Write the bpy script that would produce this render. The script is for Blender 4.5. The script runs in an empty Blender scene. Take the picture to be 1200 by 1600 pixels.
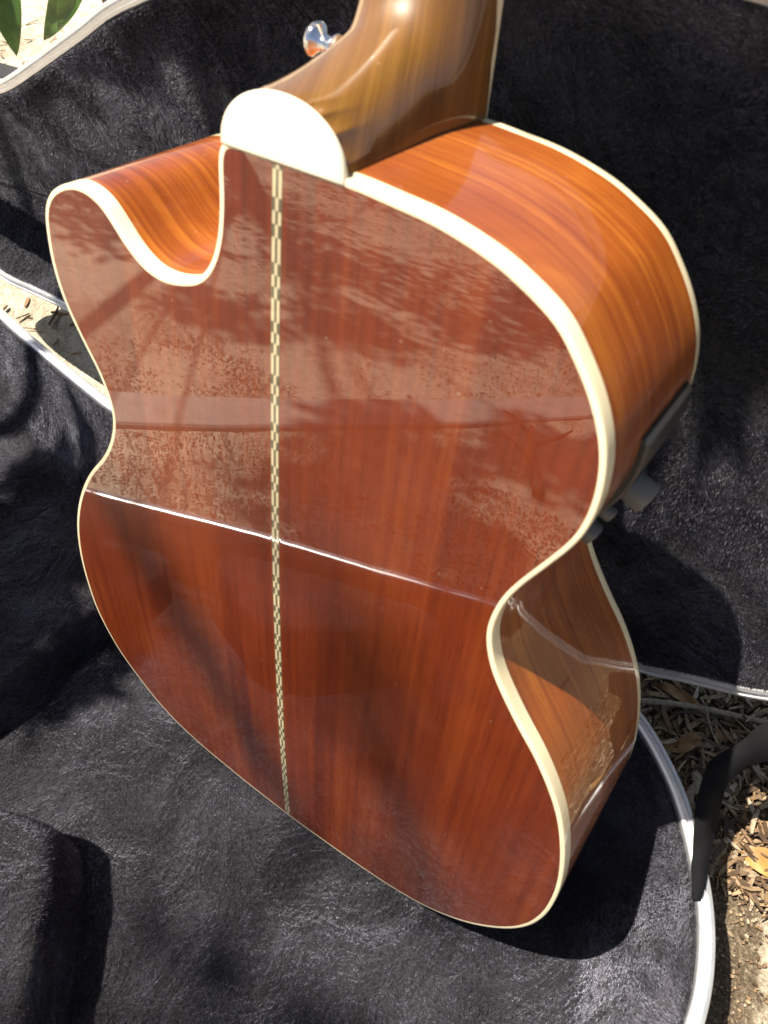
import bpy, bmesh, math, random
import numpy as np
from mathutils import Matrix, Vector, noise as mnoise

random.seed(7); rng = np.random.default_rng(7)
scn = bpy.context.scene
COL = scn.collection

# ------------------------------------------------------------------ camera
cam_d = bpy.data.cameras.new('camera'); cam = bpy.data.objects.new('camera', cam_d); COL.objects.link(cam)
scn.camera = cam
cam_d.sensor_fit = 'VERTICAL'; cam_d.sensor_height = 36.0; cam_d.sensor_width = 27.0
cam_d.lens = 1235.48 / 1600 * 36.0
cam_d.clip_start = 0.01; cam_d.clip_end = 200
CR = Matrix(((0.7918217613, -0.4825539939, 0.3743794082), (0.6107484882, 0.6234642857, -0.4881378582), (0.0021406827, 0.6151698361, 0.7883917111)))
cam.matrix_world = Matrix.Translation((0.1857125, -0.3357040, 0.6492035)) @ CR.to_4x4()
cam_d.dof.use_dof = True; cam_d.dof.focus_distance = 0.74; cam_d.dof.aperture_fstop = 13.5

# ------------------------------------------------------------------ world and sun
SX, SY = 0.34, 0.25
SUN = Vector((SX, SY, -1.0)).normalized()          # direction the light travels
el = math.asin(-SUN.z)
w = bpy.data.worlds.new('World'); scn.world = w; w.use_nodes = True
nt = w.node_tree; bg = nt.nodes['Background']
sky = nt.nodes.new('ShaderNodeTexSky'); sky.sky_type = 'NISHITA'; sky.sun_disc = False
sky.sun_elevation = el; sky.sun_rotation = math.atan2(-SUN.x, -SUN.y)
nt.links.new(sky.outputs[0], bg.inputs[0]); bg.inputs[1].default_value = 0.055
sky.air_density = .75; sky.dust_density = 2.2; sky.ozone_density = .6
sd = bpy.data.lights.new('sun', 'SUN'); sd.energy = 5.0; sd.angle = math.radians(0.53); sd.color = (1.0, 0.915, 0.78)
sun = bpy.data.objects.new('sun', sd); COL.objects.link(sun); sun.location = (-3, -3, 9)
sun.rotation_euler = SUN.to_track_quat('-Z', 'Y').to_euler()
scn.view_settings.view_transform = 'Standard'; scn.view_settings.look = 'None'
scn.view_settings.exposure = 1.28; scn.view_settings.gamma = 1.0
scn.view_settings.use_curve_mapping = False

# ------------------------------------------------------------------ helpers
def mk(name, verts, faces, mat=None, parent=None, smooth=True, attr=None):
    me = bpy.data.meshes.new(name)
    me.from_pydata([tuple(map(float, v)) for v in verts], [], [tuple(int(i) for i in f) for f in faces])
    if attr is not None:
        a = me.attributes.new('gr', 'FLOAT_VECTOR', 'POINT')
        a.data.foreach_set('vector', np.asarray(attr, dtype=np.float32).ravel())
    me.update()
    if smooth: me.polygons.foreach_set('use_smooth', [True] * len(me.polygons))
    o = bpy.data.objects.new(name, me); COL.objects.link(o)
    if mat: me.materials.append(mat)
    if parent: o.parent = parent
    return o

def fix_normals(o, flip=False):
    bm = bmesh.new(); bm.from_mesh(o.data); bmesh.ops.recalc_face_normals(bm, faces=bm.faces)
    if flip: bmesh.ops.reverse_faces(bm, faces=bm.faces)
    bm.to_mesh(o.data); bm.free(); return o

def sharp(o, ang=35):
    me = o.data; bm = bmesh.new(); bm.from_mesh(me)
    for e in bm.edges:
        if len(e.link_faces) == 2 and e.calc_face_angle(0) > math.radians(ang): e.smooth = False
    bm.to_mesh(me); bm.free(); return o

def tag(o, label=None, cat=None, group=None, kind=None):
    if label: o['label'] = label
    if cat: o['category'] = cat
    if group: o['group'] = group
    if kind: o['kind'] = kind
    return o

def empty(name, loc=(0, 0, 0)):
    o = bpy.data.objects.new(name, None); COL.objects.link(o); o.location = loc; o.empty_display_size = .05; return o

def loft(rings, closed=True, cap0=False, cap1=False):
    n = len(rings[0]); V = np.concatenate(rings); F = []
    for i in range(len(rings) - 1):
        for j in range(n if closed else n - 1):
            k = (j + 1) % n
            F.append((i * n + j, i * n + k, (i + 1) * n + k, (i + 1) * n + j))
    if cap0: F.append(tuple(range(n))[::-1])
    if cap1: F.append(tuple(range((len(rings) - 1) * n, len(rings) * n)))
    return V, F

def spline(P, step, sigma=0.0):
    """closed centripetal-ish Catmull-Rom, resampled evenly, then gaussian smoothed"""
    P = np.asarray(P, float); n = len(P); out = []
    for i in range(n):
        a, b, c, d = P[i - 1], P[i], P[(i + 1) % n], P[(i + 2) % n]
        for t in np.linspace(0, 1, 12, endpoint=False):
            out.append(.5 * ((2 * b) + (-a + c) * t + (2 * a - 5 * b + 4 * c - d) * t * t + (-a + 3 * b - 3 * c + d) * t ** 3))
    Q = np.array(out); Q2 = np.vstack([Q, Q[:1]])
    L = np.r_[0, np.cumsum(np.linalg.norm(np.diff(Q2, axis=0), axis=1))]
    m = int(L[-1] / step); s = np.linspace(0, L[-1], m, endpoint=False)
    R = np.stack([np.interp(s, L, Q2[:, k]) for k in range(2)], 1)
    if sigma > 0:
        k = int(4 * sigma / step) + 1; kr = np.exp(-.5 * (np.arange(-k, k + 1) * step / sigma) ** 2); kr /= kr.sum()
        E_ = np.vstack([R[-k:], R, R[:k]])
        R = np.stack([np.convolve(E_[:, q], kr, 'valid') for q in range(2)], 1)
    return R

def normals2(R):
    T = np.roll(R, -1, 0) - np.roll(R, 1, 0); T /= np.linalg.norm(T, axis=1)[:, None]
    N = np.stack([T[:, 1], -T[:, 0]], 1)
    area = .5 * np.sum(R[:, 0] * np.roll(R[:, 1], -1) - np.roll(R[:, 0], -1) * R[:, 1])
    return N if area > 0 else -N          # outward

def lathe(prof, n=28):
    """profile (r, h) around +Z"""
    rings = []
    for r, h in prof:
        a = np.linspace(0, 2 * math.pi, n, endpoint=False)
        rings.append(np.stack([r * np.cos(a), r * np.sin(a), np.full(n, h)], 1))
    return loft(rings, True, True, True)

def orient(V, axis, loc):
    q = Vector((0, 0, 1)).rotation_difference(Vector(axis).normalized()).to_matrix()
    return np.asarray(V) @ np.array(q).T + np.asarray(loc)

# ------------------------------------------------------------------ material helpers
def new_mat(name):
    m = bpy.data.materials.new(name); m.use_nodes = True
    nt = m.node_tree; return m, nt, nt.nodes['Principled BSDF']
def nd(nt, t, **kw):
    n = nt.nodes.new(t)
    for k, v in kw.items():
        if k in n.inputs.keys(): n.inputs[k].default_value = v
        else: setattr(n, k, v)
    return n
def ramp(nt, src, stops):
    r = nt.nodes.new('ShaderNodeValToRGB'); e = r.color_ramp.elements
    while len(e) > 1: e.remove(e[-1])
    e[0].position, e[0].color = stops[0][0], (*stops[0][1], 1)
    for p, c in stops[1:]:
        x = e.new(p); x.color = (*c, 1)
    nt.links.new(src, r.inputs[0]); return r.outputs[0]
def vmul(nt, src, s):
    n = nt.nodes.new('ShaderNodeVectorMath'); n.operation = 'MULTIPLY'; n.inputs[1].default_value = s
    nt.links.new(src, n.inputs[0]); return n.outputs[0]
def noise(nt, vec, scale=1, detail=3, rough=.5, dist=0):
    n = nd(nt, 'ShaderNodeTexNoise'); n.inputs['Scale'].default_value = scale; n.inputs['Detail'].default_value = detail
    n.inputs['Roughness'].default_value = rough; n.inputs['Distortion'].default_value = dist
    if vec is not None: nt.links.new(vec, n.inputs['Vector'])
    return n.outputs['Fac']
def mixc(nt, a, b, f, mode='MIX'):
    n = nt.nodes.new('ShaderNodeMix'); n.data_type = 'RGBA'; n.blend_type = mode
    for s, i in ((f, 0), (a, 6), (b, 7)):
        if hasattr(s, 'is_linked') or hasattr(s, 'links'): nt.links.new(s, n.inputs[i])
        elif i == 0: n.inputs[0].default_value = s
        else: n.inputs[i].default_value = (*s, 1)
    return n.outputs[2]
def math_(nt, op, a, b=0.0, clamp=False):
    n = nt.nodes.new('ShaderNodeMath'); n.operation = op; n.use_clamp = clamp
    for s, i in ((a, 0), (b, 1)):
        if hasattr(s, 'links'): nt.links.new(s, n.inputs[i])
        else: n.inputs[i].default_value = s
    return n.outputs[0]
def bump(nt, h, strength, dist, normal=None):
    n = nt.nodes.new('ShaderNodeBump'); n.inputs['Strength'].default_value = strength; n.inputs['Distance'].default_value = dist
    nt.links.new(h, n.inputs['Height'])
    if normal: nt.links.new(normal, n.inputs['Normal'])
    return n.outputs[0]

def wood_mat(name, dark, mid, light, coat=1.0, coat_rough=.02, streak=1.0, fig=0.0, ior=1.52, gs=1.0, ww=.62):
    m, nt, b = new_mat(name)
    at = nd(nt, 'ShaderNodeAttribute'); at.attribute_name = 'gr'; v = at.outputs['Vector']
    wide = noise(nt, vmul(nt, v, (32 * gs, 1.1, 1)), 1, 3, .55, .3)
    fine = noise(nt, vmul(nt, v, (190 * gs, 3.0, 1)), 1, 3, .6, .15)
    pore = noise(nt, vmul(nt, v, (1300, 38, 1)), 1, 2, .5)
    chat = noise(nt, vmul(nt, v, (26, 14, 1)), 1, 3, .6, .8)
    f = math_(nt, 'ADD', math_(nt, 'MULTIPLY', wide, ww), math_(nt, 'MULTIPLY', fine, (1 - ww) * streak))
    f = math_(nt, 'ADD', f, math_(nt, 'MULTIPLY', math_(nt, 'SUBTRACT', chat, .5), .22 + fig))
    c = ramp(nt, f, [(.32, dark), (.50, mid), (.68, light)])
    pm = math_(nt, 'MULTIPLY', math_(nt, 'SUBTRACT', .44, pore), 5.0, True)
    c = mixc(nt, c, tuple(x * .45 for x in dark), math_(nt, 'MULTIPLY', pm, .55))
    nt.links.new(c, b.inputs['Base Color'])
    b.inputs['Roughness'].default_value = .42; b.inputs['Specular IOR Level'].default_value = .35
    b.inputs['Coat Weight'].default_value = coat; b.inputs['Coat Roughness'].default_value = coat_rough; b.inputs['Coat IOR'].default_value = ior
    tc = nd(nt, 'ShaderNodeTexCoord')
    wav = noise(nt, tc.outputs['Object'], 22, 2, .4)
    sm = noise(nt, tc.outputs['Object'], 9, 5, .65, 1.2)
    nt.links.new(math_(nt, 'ADD', math_(nt, 'MULTIPLY', math_(nt, 'SUBTRACT', sm, .48, True), .09), coat_rough * .6), b.inputs['Coat Roughness'])
    vd = nd(nt, 'ShaderNodeTexVoronoi'); vd.inputs['Scale'].default_value = 150; vd.inputs['Randomness'].default_value = 1; nt.links.new(tc.outputs['Object'], vd.inputs['Vector'])
    sp = nd(nt, 'ShaderNodeSeparateColor'); nt.links.new(vd.outputs['Color'], sp.inputs[0])
    dust = math_(nt, 'MULTIPLY', math_(nt, 'MULTIPLY', math_(nt, 'SUBTRACT', .07, vd.outputs['Distance']), 40, True), math_(nt, 'GREATER_THAN', sp.outputs[0], .88))
    c = mixc(nt, c, (.55, .47, .40), math_(nt, 'MULTIPLY', dust, .4)); nt.links.new(c, b.inputs['Base Color'])
    nt.links.new(bump(nt, wav, .035, .0012), b.inputs['Coat Normal'])
    return m

M_BACK = wood_mat('mahogany_back', (.086, .0106, .0019), (.146, .0215, .0032), (.212, .0400, .0056), streak=1.0, ior=1.80, ww=.55)
M_SIDE = wood_mat('mahogany_side', (.175, .034, .0046), (.270, .064, .0078), (.410, .128, .0155), streak=1.0, fig=.20, gs=2.2, ww=.36)
M_NECK = wood_mat('mahogany_neck', (.122, .052, .0092), (.172, .076, .0135), (.232, .109, .0210), streak=1.0, fig=.04, gs=2.4, ww=.38)
M_TOP = wood_mat('spruce_top', (.50, .30, .12), (.58, .37, .16), (.66, .45, .22))
M_EBONY = wood_mat('ebony', (.012, .008, .006), (.02, .014, .01), (.035, .025, .018), coat=.2, coat_rough=.2)

def plastic(name, col, rough=.3, coat=0.6, sub=0.0, metal=0.0, var=.06):
    m, nt, b = new_mat(name)
    tc = nd(nt, 'ShaderNodeTexCoord')
    n = noise(nt, tc.outputs['Object'], 60, 4, .6)
    c = ramp(nt, n, [(.3, tuple(x * (1 - var) for x in col)), (.7, tuple(min(1, x * (1 + var)) for x in col))])
    nt.links.new(c, b.inputs['Base Color'])
    b.inputs['Roughness'].default_value = rough; b.inputs['Coat Weight'].default_value = coat; b.inputs['Coat Roughness'].default_value = .04
    b.inputs['Metallic'].default_value = metal
    if sub:
        b.inputs['Subsurface Weight'].default_value = sub; b.inputs['Subsurface Radius'].default_value = (.004, .003, .0015); b.inputs['Subsurface Scale'].default_value = .5
    return m
M_BIND = plastic('cream_binding', (.86, .75, .50), .35, .8)
M_CAP = plastic('cream_heel_cap', (.86, .80, .62), .3, .8)
M_BLACK = plastic('black_plastic', (.022, .022, .022), .38, 0, var=.2)
M_KNOB = plastic('grey_rubber', (.095, .095, .09), .5, 0, var=.2)
M_CHROME = plastic('chrome', (.86, .86, .87), .06, 0, metal=1, var=.02)
M_ILIGHT = plastic('pale_maple', (.56, .47, .29), .35, .9, var=.12)
M_IDARK = plastic('dark_walnut', (.105, .094, .055), .35, .9, var=.3)
M_SHELL = plastic('black_vinyl', (.02, .02, .021), .5, 0, var=.3)

def rim_mat():
    m, nt, b = new_mat('brushed_aluminium')
    tc = nd(nt, 'ShaderNodeTexCoord')
    n = noise(nt, tc.outputs['Object'], 40, 5, .7)
    s = noise(nt, tc.outputs['Object'], 900, 2, .6)
    nt.links.new(ramp(nt, n, [(.3, (.62, .635, .66)), (.7, (.78, .79, .81))]), b.inputs['Base Color'])
    b.inputs['Metallic'].default_value = .75
    nt.links.new(math_(nt, 'ADD', math_(nt, 'MULTIPLY', n, .25), .28), b.inputs['Roughness'])
    nt.links.new(bump(nt, s, .15, .0004), b.inputs['Normal'])
    return m
M_RIM = rim_mat()

def plush_mat(name, base, tip):
    m, nt, b = new_mat(name)
    tc = nd(nt, 'ShaderNodeTexCoord'); v = tc.outputs['Object']
    big = noise(nt, v, 13, 4, .62, .9)          # how the nap has been brushed
    mid = noise(nt, v, 60, 4, .6, .6)
    pile = noise(nt, vmul(nt, v, (1, .55, 1)), 620, 3, .7)
    tuft = noise(nt, v, 190, 3, .6)
    f = math_(nt, 'ADD', math_(nt, 'MULTIPLY', pile, .7), math_(nt, 'MULTIPLY', tuft, .3))
    c = ramp(nt, f, [(.36, base), (.60, tip), (.72, tuple(min(1, x * 2.2) for x in tip))])
    nt.links.new(c, b.inputs['Base Color'])
    b.inputs['Roughness'].default_value = .62; b.inputs['Specular IOR Level'].default_value = .35
    nap = ramp(nt, math_(nt, 'ADD', math_(nt, 'MULTIPLY', big, .75), math_(nt, 'MULTIPLY', mid, .25)), [(.40, (.0,) * 3), (.62, (1,) * 3)])
    nt.links.new(math_(nt, 'ADD', math_(nt, 'MULTIPLY', nap, .55), .12), b.inputs['Sheen Weight'])
    b.inputs['Sheen Roughness'].default_value = .38
    b.inputs['Sheen Tint'].default_value = (.78, .80, 1.0, 1)
    n1 = bump(nt, big, .8, .045)
    n2 = bump(nt, tuft, .7, .006, n1)
    n3 = bump(nt, pile, 1.0, .0028, n2)
    nt.links.new(n3, b.inputs['Normal'])
    return m
M_PLUSH = plush_mat('black_plush', (.002, .002, .0025), (.012, .012, .015))
M_PLUSH2 = plush_mat('charcoal_plush', (.003, .003, .0035), (.016, .015, .018))

def strap_mat():
    m, nt, b = new_mat('nylon_webbing')
    at = nd(nt, 'ShaderNodeAttribute'); at.attribute_name = 'gr'
    wv = nd(nt, 'ShaderNodeTexWave'); wv.wave_type = 'BANDS'; wv.bands_direction = 'Y'; wv.inputs['Scale'].default_value = 330; wv.inputs['Distortion'].default_value = .4
    nt.links.new(at.outputs['Vector'], wv.inputs['Vector'])
    nt.links.new(ramp(nt, wv.outputs['Fac'], [(0, (.003, .003, .004)), (1, (.012, .012, .014))]), b.inputs['Base Color'])
    b.inputs['Roughness'].default_value = .85; b.inputs['Specular IOR Level'].default_value = .15
    nt.links.new(bump(nt, wv.outputs['Fac'], .6, .0006), b.inputs['Normal'])
    return m
M_STRAP = strap_mat()

def ground_mat():
    m, nt, b = new_mat('sandy_soil')
    tc = nd(nt, 'ShaderNodeTexCoord'); v = tc.outputs['Object']
    grit = noise(nt, v, 420, 4, .75)
    mid = noise(nt, v, 46, 5, .65, .4)
    big = noise(nt, v, 3.2, 5, .6, .5)
    vo = nd(nt, 'ShaderNodeTexVoronoi'); vo.inputs['Scale'].default_value = 170; nt.links.new(v, vo.inputs['Vector'])
    sand = ramp(nt, grit, [(.30, (.30, .245, .175)), (.48, (.62, .53, .395)), (.66, (.82, .74, .59))])
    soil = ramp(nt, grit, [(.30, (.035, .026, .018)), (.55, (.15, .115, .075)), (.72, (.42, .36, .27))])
    f = ramp(nt, math_(nt, 'ADD', math_(nt, 'MULTIPLY', big, .65), math_(nt, 'MULTIPLY', mid, .35)), [(.46, (0,) * 3), (.58, (1,) * 3)])
    # the bark bed lies to the right of and behind the case
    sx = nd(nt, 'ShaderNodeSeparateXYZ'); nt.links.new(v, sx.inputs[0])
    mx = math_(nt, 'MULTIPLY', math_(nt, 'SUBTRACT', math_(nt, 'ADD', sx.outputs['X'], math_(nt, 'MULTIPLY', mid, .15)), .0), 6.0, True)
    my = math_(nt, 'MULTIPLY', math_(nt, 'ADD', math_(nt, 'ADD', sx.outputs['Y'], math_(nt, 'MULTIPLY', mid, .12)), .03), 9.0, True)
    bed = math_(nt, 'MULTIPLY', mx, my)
    # shade along the rounded end of the case, painted in as darker soil
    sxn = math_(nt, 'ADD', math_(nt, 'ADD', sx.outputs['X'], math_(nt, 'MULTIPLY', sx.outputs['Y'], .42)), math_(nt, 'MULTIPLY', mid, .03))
    shade_strip = math_(nt, 'MULTIPLY', math_(nt, 'SUBTRACT', .350, sxn), 70.0, True)
    shade_strip = math_(nt, 'MULTIPLY', shade_strip, math_(nt, 'MULTIPLY', math_(nt, 'SUBTRACT', sx.outputs['X'], .10), 20.0, True))
    bed = math_(nt, 'MAXIMUM', bed, shade_strip)
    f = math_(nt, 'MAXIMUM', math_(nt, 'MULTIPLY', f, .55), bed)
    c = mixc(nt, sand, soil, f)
    mot = noise(nt, v, 150, 4, .7, .3)
    c = mixc(nt, c, (.12, .085, .055), math_(nt, 'MULTIPLY', math_(nt, 'SUBTRACT', .44, mot), 4.0, True))
    peb = math_(nt, 'MULTIPLY', math_(nt, 'SUBTRACT', .16, vo.outputs['Distance']), 9, True)
    c = mixc(nt, c, (.55, .49, .40), math_(nt, 'MULTIPLY', peb, .35))
    nt.links.new(c, b.inputs['Base Color'])
    b.inputs['Roughness'].default_value = .9; b.inputs['Specular IOR Level'].default_value = .2
    n1 = bump(nt, mid, .8, .012)
    nt.links.new(bump(nt, grit, .9, .0025, n1), b.inputs['Normal'])
    return m
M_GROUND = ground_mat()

def island_mat(name, stops, rough=.75):
    m, nt, b = new_mat(name)
    g = nd(nt, 'ShaderNodeNewGeometry'); tc = nd(nt, 'ShaderNodeTexCoord')
    c = ramp(nt, g.outputs['Random Per Island'], stops)
    n = noise(nt, tc.outputs['Object'], 260, 4, .7)
    c = mixc(nt, c, (.03, .02, .012), math_(nt, 'MULTIPLY', math_(nt, 'SUBTRACT', .55, n), 3.0, True))
    nt.links.new(c, b.inputs['Base Color']); b.inputs['Roughness'].default_value = rough
    nt.links.new(bump(nt, n, .6, .0012), b.inputs['Normal'])
    return m
M_CHIP = island_mat('bark_chip', [(0, (.045, .026, .014)), (.25, (.13, .075, .036)), (.5, (.23, .145, .072)), (.75, (.33, .23, .13)), (.93, (.40, .33, .24)), (1, (.24, .13, .06))])
M_TWIG = island_mat('dry_twig', [(0, (.26, .20, .13)), (1, (.36, .29, .20))])

def leaf_mat(name, c1, c2, rough=.45, trans=.0):
    m, nt, b = new_mat(name)
    tc = nd(nt, 'ShaderNodeTexCoord')
    n = noise(nt, tc.outputs['Object'], 35, 4, .6)
    nt.links.new(ramp(nt, n, [(.35, c1), (.65, c2)]), b.inputs['Base Color'])
    b.inputs['Roughness'].default_value = rough
    if trans:
        t = nd(nt, 'ShaderNodeBsdfTranslucent'); t.inputs['Color'].default_value = (*[min(1, x * 1.6) for x in c2], 1)
        mx = nd(nt, 'ShaderNodeMixShader'); mx.inputs[0].default_value = trans
        nt.links.new(b.outputs[0], mx.inputs[1]); nt.links.new(t.outputs[0], mx.inputs[2])
        nt.links.new(mx.outputs[0], nt.nodes['Material Output'].inputs[0])
    return m
M_LEAF = leaf_mat('green_leaf', (.035, .085, .018), (.10, .19, .045), .4, .3)
M_DRY1 = leaf_mat('yellow_dead_leaf', (.24, .115, .026), (.38, .21, .055), .6)
M_DRY2 = leaf_mat('brown_dead_leaf', (.17, .085, .03), (.30, .17, .07), .65)
M_BARK = leaf_mat('tree_bark', (.07, .05, .035), (.16, .12, .085), .9)

# ================================================================== ground
GZ = -.050
V, F = [], []
xs = np.unique(np.r_[np.linspace(-60, -3, 12), np.linspace(-3, 2, 101), np.linspace(2, 60, 12)])
ys = np.unique(np.r_[np.linspace(-60, -4, 12), np.linspace(-4, 2, 121), np.linspace(2, 60, 12)])
for y in ys:
    for x in xs:
        z = 0.006 * mnoise.noise(Vector((x * 3, y * 3, 0))) + .004 * mnoise.noise(Vector((x * 11, y * 11, 3)))
        if -.95 < x < .42 and -.62 < y < .1: z = min(z, 0) * .4 - .001
        V.append((x, y, GZ + z))
nx = len(xs)
for j in range(len(ys) - 1):
    for i in range(nx - 1): F.append((j * nx + i, j * nx + i + 1, (j + 1) * nx + i + 1, (j + 1) * nx + i))
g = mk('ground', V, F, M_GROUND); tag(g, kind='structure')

# flush concrete edging along the sand, reflected in the back of the guitar
M_CONC, nt_, b_ = new_mat('concrete')
tc_ = nd(nt_, 'ShaderNodeTexCoord'); n_ = noise(nt_, tc_.outputs['Object'], 30, 6, .7); nf_ = noise(nt_, tc_.outputs['Object'], 500, 3, .6)
nt_.links.new(ramp(nt_, n_, [(.3, (.30, .27, .235)), (.7, (.44, .41, .36))]), b_.inputs['Base Color']); b_.inputs['Roughness'].default_value = .85
nt_.links.new(bump(nt_, nf_, .5, .001), b_.inputs['Normal'])
e0 = np.array([-.857, -.362]); e1 = np.array([1.143, -3.902]); ed = (e1 - e0) / np.linalg.norm(e1 - e0); en = np.array([ed[1], -ed[0]])   # en points away from the case
prof = [(-.010, -.03), (-.010, .006), (-.006, .010), (.088, .012), (.094, .009), (.095, -.03)]
rg = []
for t_ in np.linspace(0, np.linalg.norm(e1 - e0), 60):
    p_ = e0 + ed * t_; jit = .0015 * math.sin(t_ * 9)
    rg.append(np.array([(p_[0] + en[0] * (q - .095 + jit), p_[1] + en[1] * (q - .095 + jit), GZ + h_) for q, h_ in prof]))
V, F = loft(rg, True, True, True); o = mk('concrete_edging', V, F, M_CONC); fix_normals(o); sharp(o, 40); tag(o, kind='structure')

# ================================================================== guitar
GM = np.array([[0.9985419329, -0.0379303152, -0.0384096279], [0.0437183633, 0.9856180064, 0.1632355663], [0.0316656444, -0.1646767640, 0.9858391605]])
GO = np.array([0.0096269364, -0.2327643417, 0.0177850905])
guitar = empty('acoustic_guitar')
guitar.matrix_world = Matrix.Translation(GO) @ Matrix(GM.tolist()).to_4x4()
tag(guitar, 'glossy red-brown mahogany cutaway acoustic guitar with cream binding standing back-forward in the open case', 'guitar')

RAD = 4.5
def yb(x, z): return (x ** 2 + (z - .22) ** 2) / (2 * RAD)
def yf(z): return .1155 - .0205 * z
outer_R = [(.0600, .0020), (.0907, .0050), (.1200, .0125), (.1426, .0250), (.1611, .0425), (.1785, .0665), (.1892, .0905), (.1945, .1164), (.1955, .1424), (.1938, .1668), (.1887, .1944), (.1807, .2213), (.1714, .2413), (.159, .2612), (.1473, .2759), (.1352, .2925), (.1267, .3066), (.1214, .3219), (.1205, .3344), (.1229, .3497), (.1275, .3626), (.135, .3785), (.1425, .3957), (.145, .4092), (.1447, .423), (.1421, .4357), (.138, .4456), (.1321, .4556), (.1243, .4655), (.1140, .4750), (.0968, .4841), (.0842, .4886), (.0653, .4928), (.0461, .4945), (.0314, .4955)]
R = [(x + (.0018 if z > .03 else .001), z + (.001 if z > .47 else 0)) for x, z in outer_R]
top = [(.015, .4966), (0, .4966), (-.015, .4964), (-.0245, .4962), (-.0283, .4935)]
horn = [(-.0293, .486), (-.0290, .475), (-.0298, .464), (-.0314, .4555), (-.0352, .4455), (-.0424, .4365), (-.0517, .4320), (-.0633, .4292), (-.0744, .4300), (-.0852, .4362), (-.0943, .4450), (-.1018, .4513), (-.1128, .4545), (-.1240, .4530), (-.1335, .4485), (-.1400, .4435)]
left = [(-.1447, .4365), (-.1470, .4279), (-.1478, .4079), (-.1435, .3886), (-.1332, .3688), (-.1239, .3533), (-.1191, .3374), (-.1192, .3245), (-.1252, .3078), (-.136, .2902), (-.1517, .2706), (-.1645, .251), (-.1768, .2267), (-.1865, .1994), (-.1924, .1693), (-.1942, .1398), (-.1925, .1064), (-.183, .0759), (-.1689, .0530), (-.1378, .0225), (-.1033, .0080), (-.0536, .0018), (0, -.0006), (.03, .0003)]
OUT = spline(R + top + horn + left, .0022, .0035)
NRM = normals2(OUT); NO = len(OUT)
ARC = np.r_[0, np.cumsum(np.linalg.norm(np.diff(OUT, axis=0), axis=1))]
BW = .0024

def inset(d): return OUT - NRM * d
def ring_back(d, dy=0):
    P = inset(d); return np.stack([P[:, 0], yb(P[:, 0], P[:, 1]) + dy, P[:, 1]], 1)
def ring_abs(d, dyf):
    P = inset(d); return np.stack([P[:, 0], yf(P[:, 1]) + dyf, P[:, 1]], 1)
def ring_mix(t):   # t: 0 at the back binding, 1 at the top binding
    a = ring_back(0, SB); b_ = ring_abs(0, -SF); return a * (1 - t) + b_ * t
SB, SF = .0076, .0056

def plate(name, surf, mat, parent, flip):
    P0 = inset(BW); ax = np.stack([np.zeros(NO), np.clip(P0[:, 1], .12, .33)], 1)
    rings = []
    for t in np.r_[np.linspace(0, .9, 16), .97, .995]:
        Q = P0 * (1 - t) + ax * t; rings.append(np.stack([Q[:, 0], surf(Q[:, 0], Q[:, 1]), Q[:, 1]], 1))
    V, F = loft(rings); n = len(V)
    # seal the middle seam
    F.append(tuple(range(n - NO, n)))
    attr = np.stack([np.abs(V[:, 0]) + .3, V[:, 2], np.zeros(n)], 1)
    o = mk(name, V, F, mat, parent, attr=attr); fix_normals(o)
    return o
back = plate('back', lambda x, z: yb(x, z), M_BACK, guitar, False)
topb = plate('soundboard', lambda x, z: yf(z), M_TOP, guitar, True)

rs = [ring_back(BW), ring_back(.0010), ring_back(.0004, .0001), ring_back(.0001, .0004), ring_back(0, .0010), ring_back(0, .004), ring_back(0, SB)]
V, F = loft(rs); o = mk('back_binding', V, F, M_BIND, guitar); fix_normals(o)
rs = [ring_mix(t) for t in np.linspace(0, 1, 9)]
V, F = loft(rs)
attr = np.stack([V[:, 1], np.tile(ARC, 9), np.zeros(len(V))], 1)
o = mk('side', V, F, M_SIDE, guitar, attr=attr); fix_normals(o)
rs = [ring_abs(0, -SF), ring_abs(0, -.001), ring_abs(.0003, -.0002), ring_abs(.0009, 0), ring_abs(BW, 0)]
V, F = loft(rs); o = mk('top_binding', V, F, M_BIND, guitar); fix_normals(o)

# back strip: three columns of little blocks, pale and dark turn about
V, F = [[], []], [[], []]
U = .0050; W3 = .00140
z = .002
patt = [1, 0, 0, 1, 0]         # outer columns: dark, pale, pale, dark, pale
k = 0
ztop = .4935
while z < ztop:
    z1 = min(z + U, ztop)
    for c in range(3):
        d = patt[k % 5] if c != 1 else 1 - patt[k % 5]
        x0 = (c - 1.5) * W3 + .00004; x1 = x0 + W3 - .00008
        L = V[d]; n = len(L)
        for yy in (-.00012, .0004):
            for (x, zz) in ((x0, z + .00003), (x1, z + .00003), (x1, z1 - .00003), (x0, z1 - .00003)): L.append((x, yb(x, zz) + yy, zz))
        F[d] += [(n, n + 1, n + 2, n + 3), (n, n + 4, n + 5, n + 1), (n + 1, n + 5, n + 6, n + 2), (n + 2, n + 6, n + 7, n + 3), (n + 3, n + 7, n + 4, n)]
    z = z1; k += 1
strip = mk('back_strip', [(-.0030, yb(0, .01) - .00005, .002), (.0030, yb(0, .01) - .00005, .002)] and
           [(s * .0025, yb(.0025, zz) - .00004, zz) for zz in np.linspace(.002, ztop, 60) for s in (-1, 1)],
           [(2 * i, 2 * i + 1, 2 * i + 3, 2 * i + 2) for i in range(59)], M_IDARK, guitar)
for d, nm, mt in ((0, 'pale_inlay_blocks', M_ILIGHT), (1, 'dark_inlay_blocks', M_IDARK)):
    o = mk(nm, V[d], F[d], mt, strip, smooth=False); o['kind'] = 'stuff'; fix_normals(o)

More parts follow.
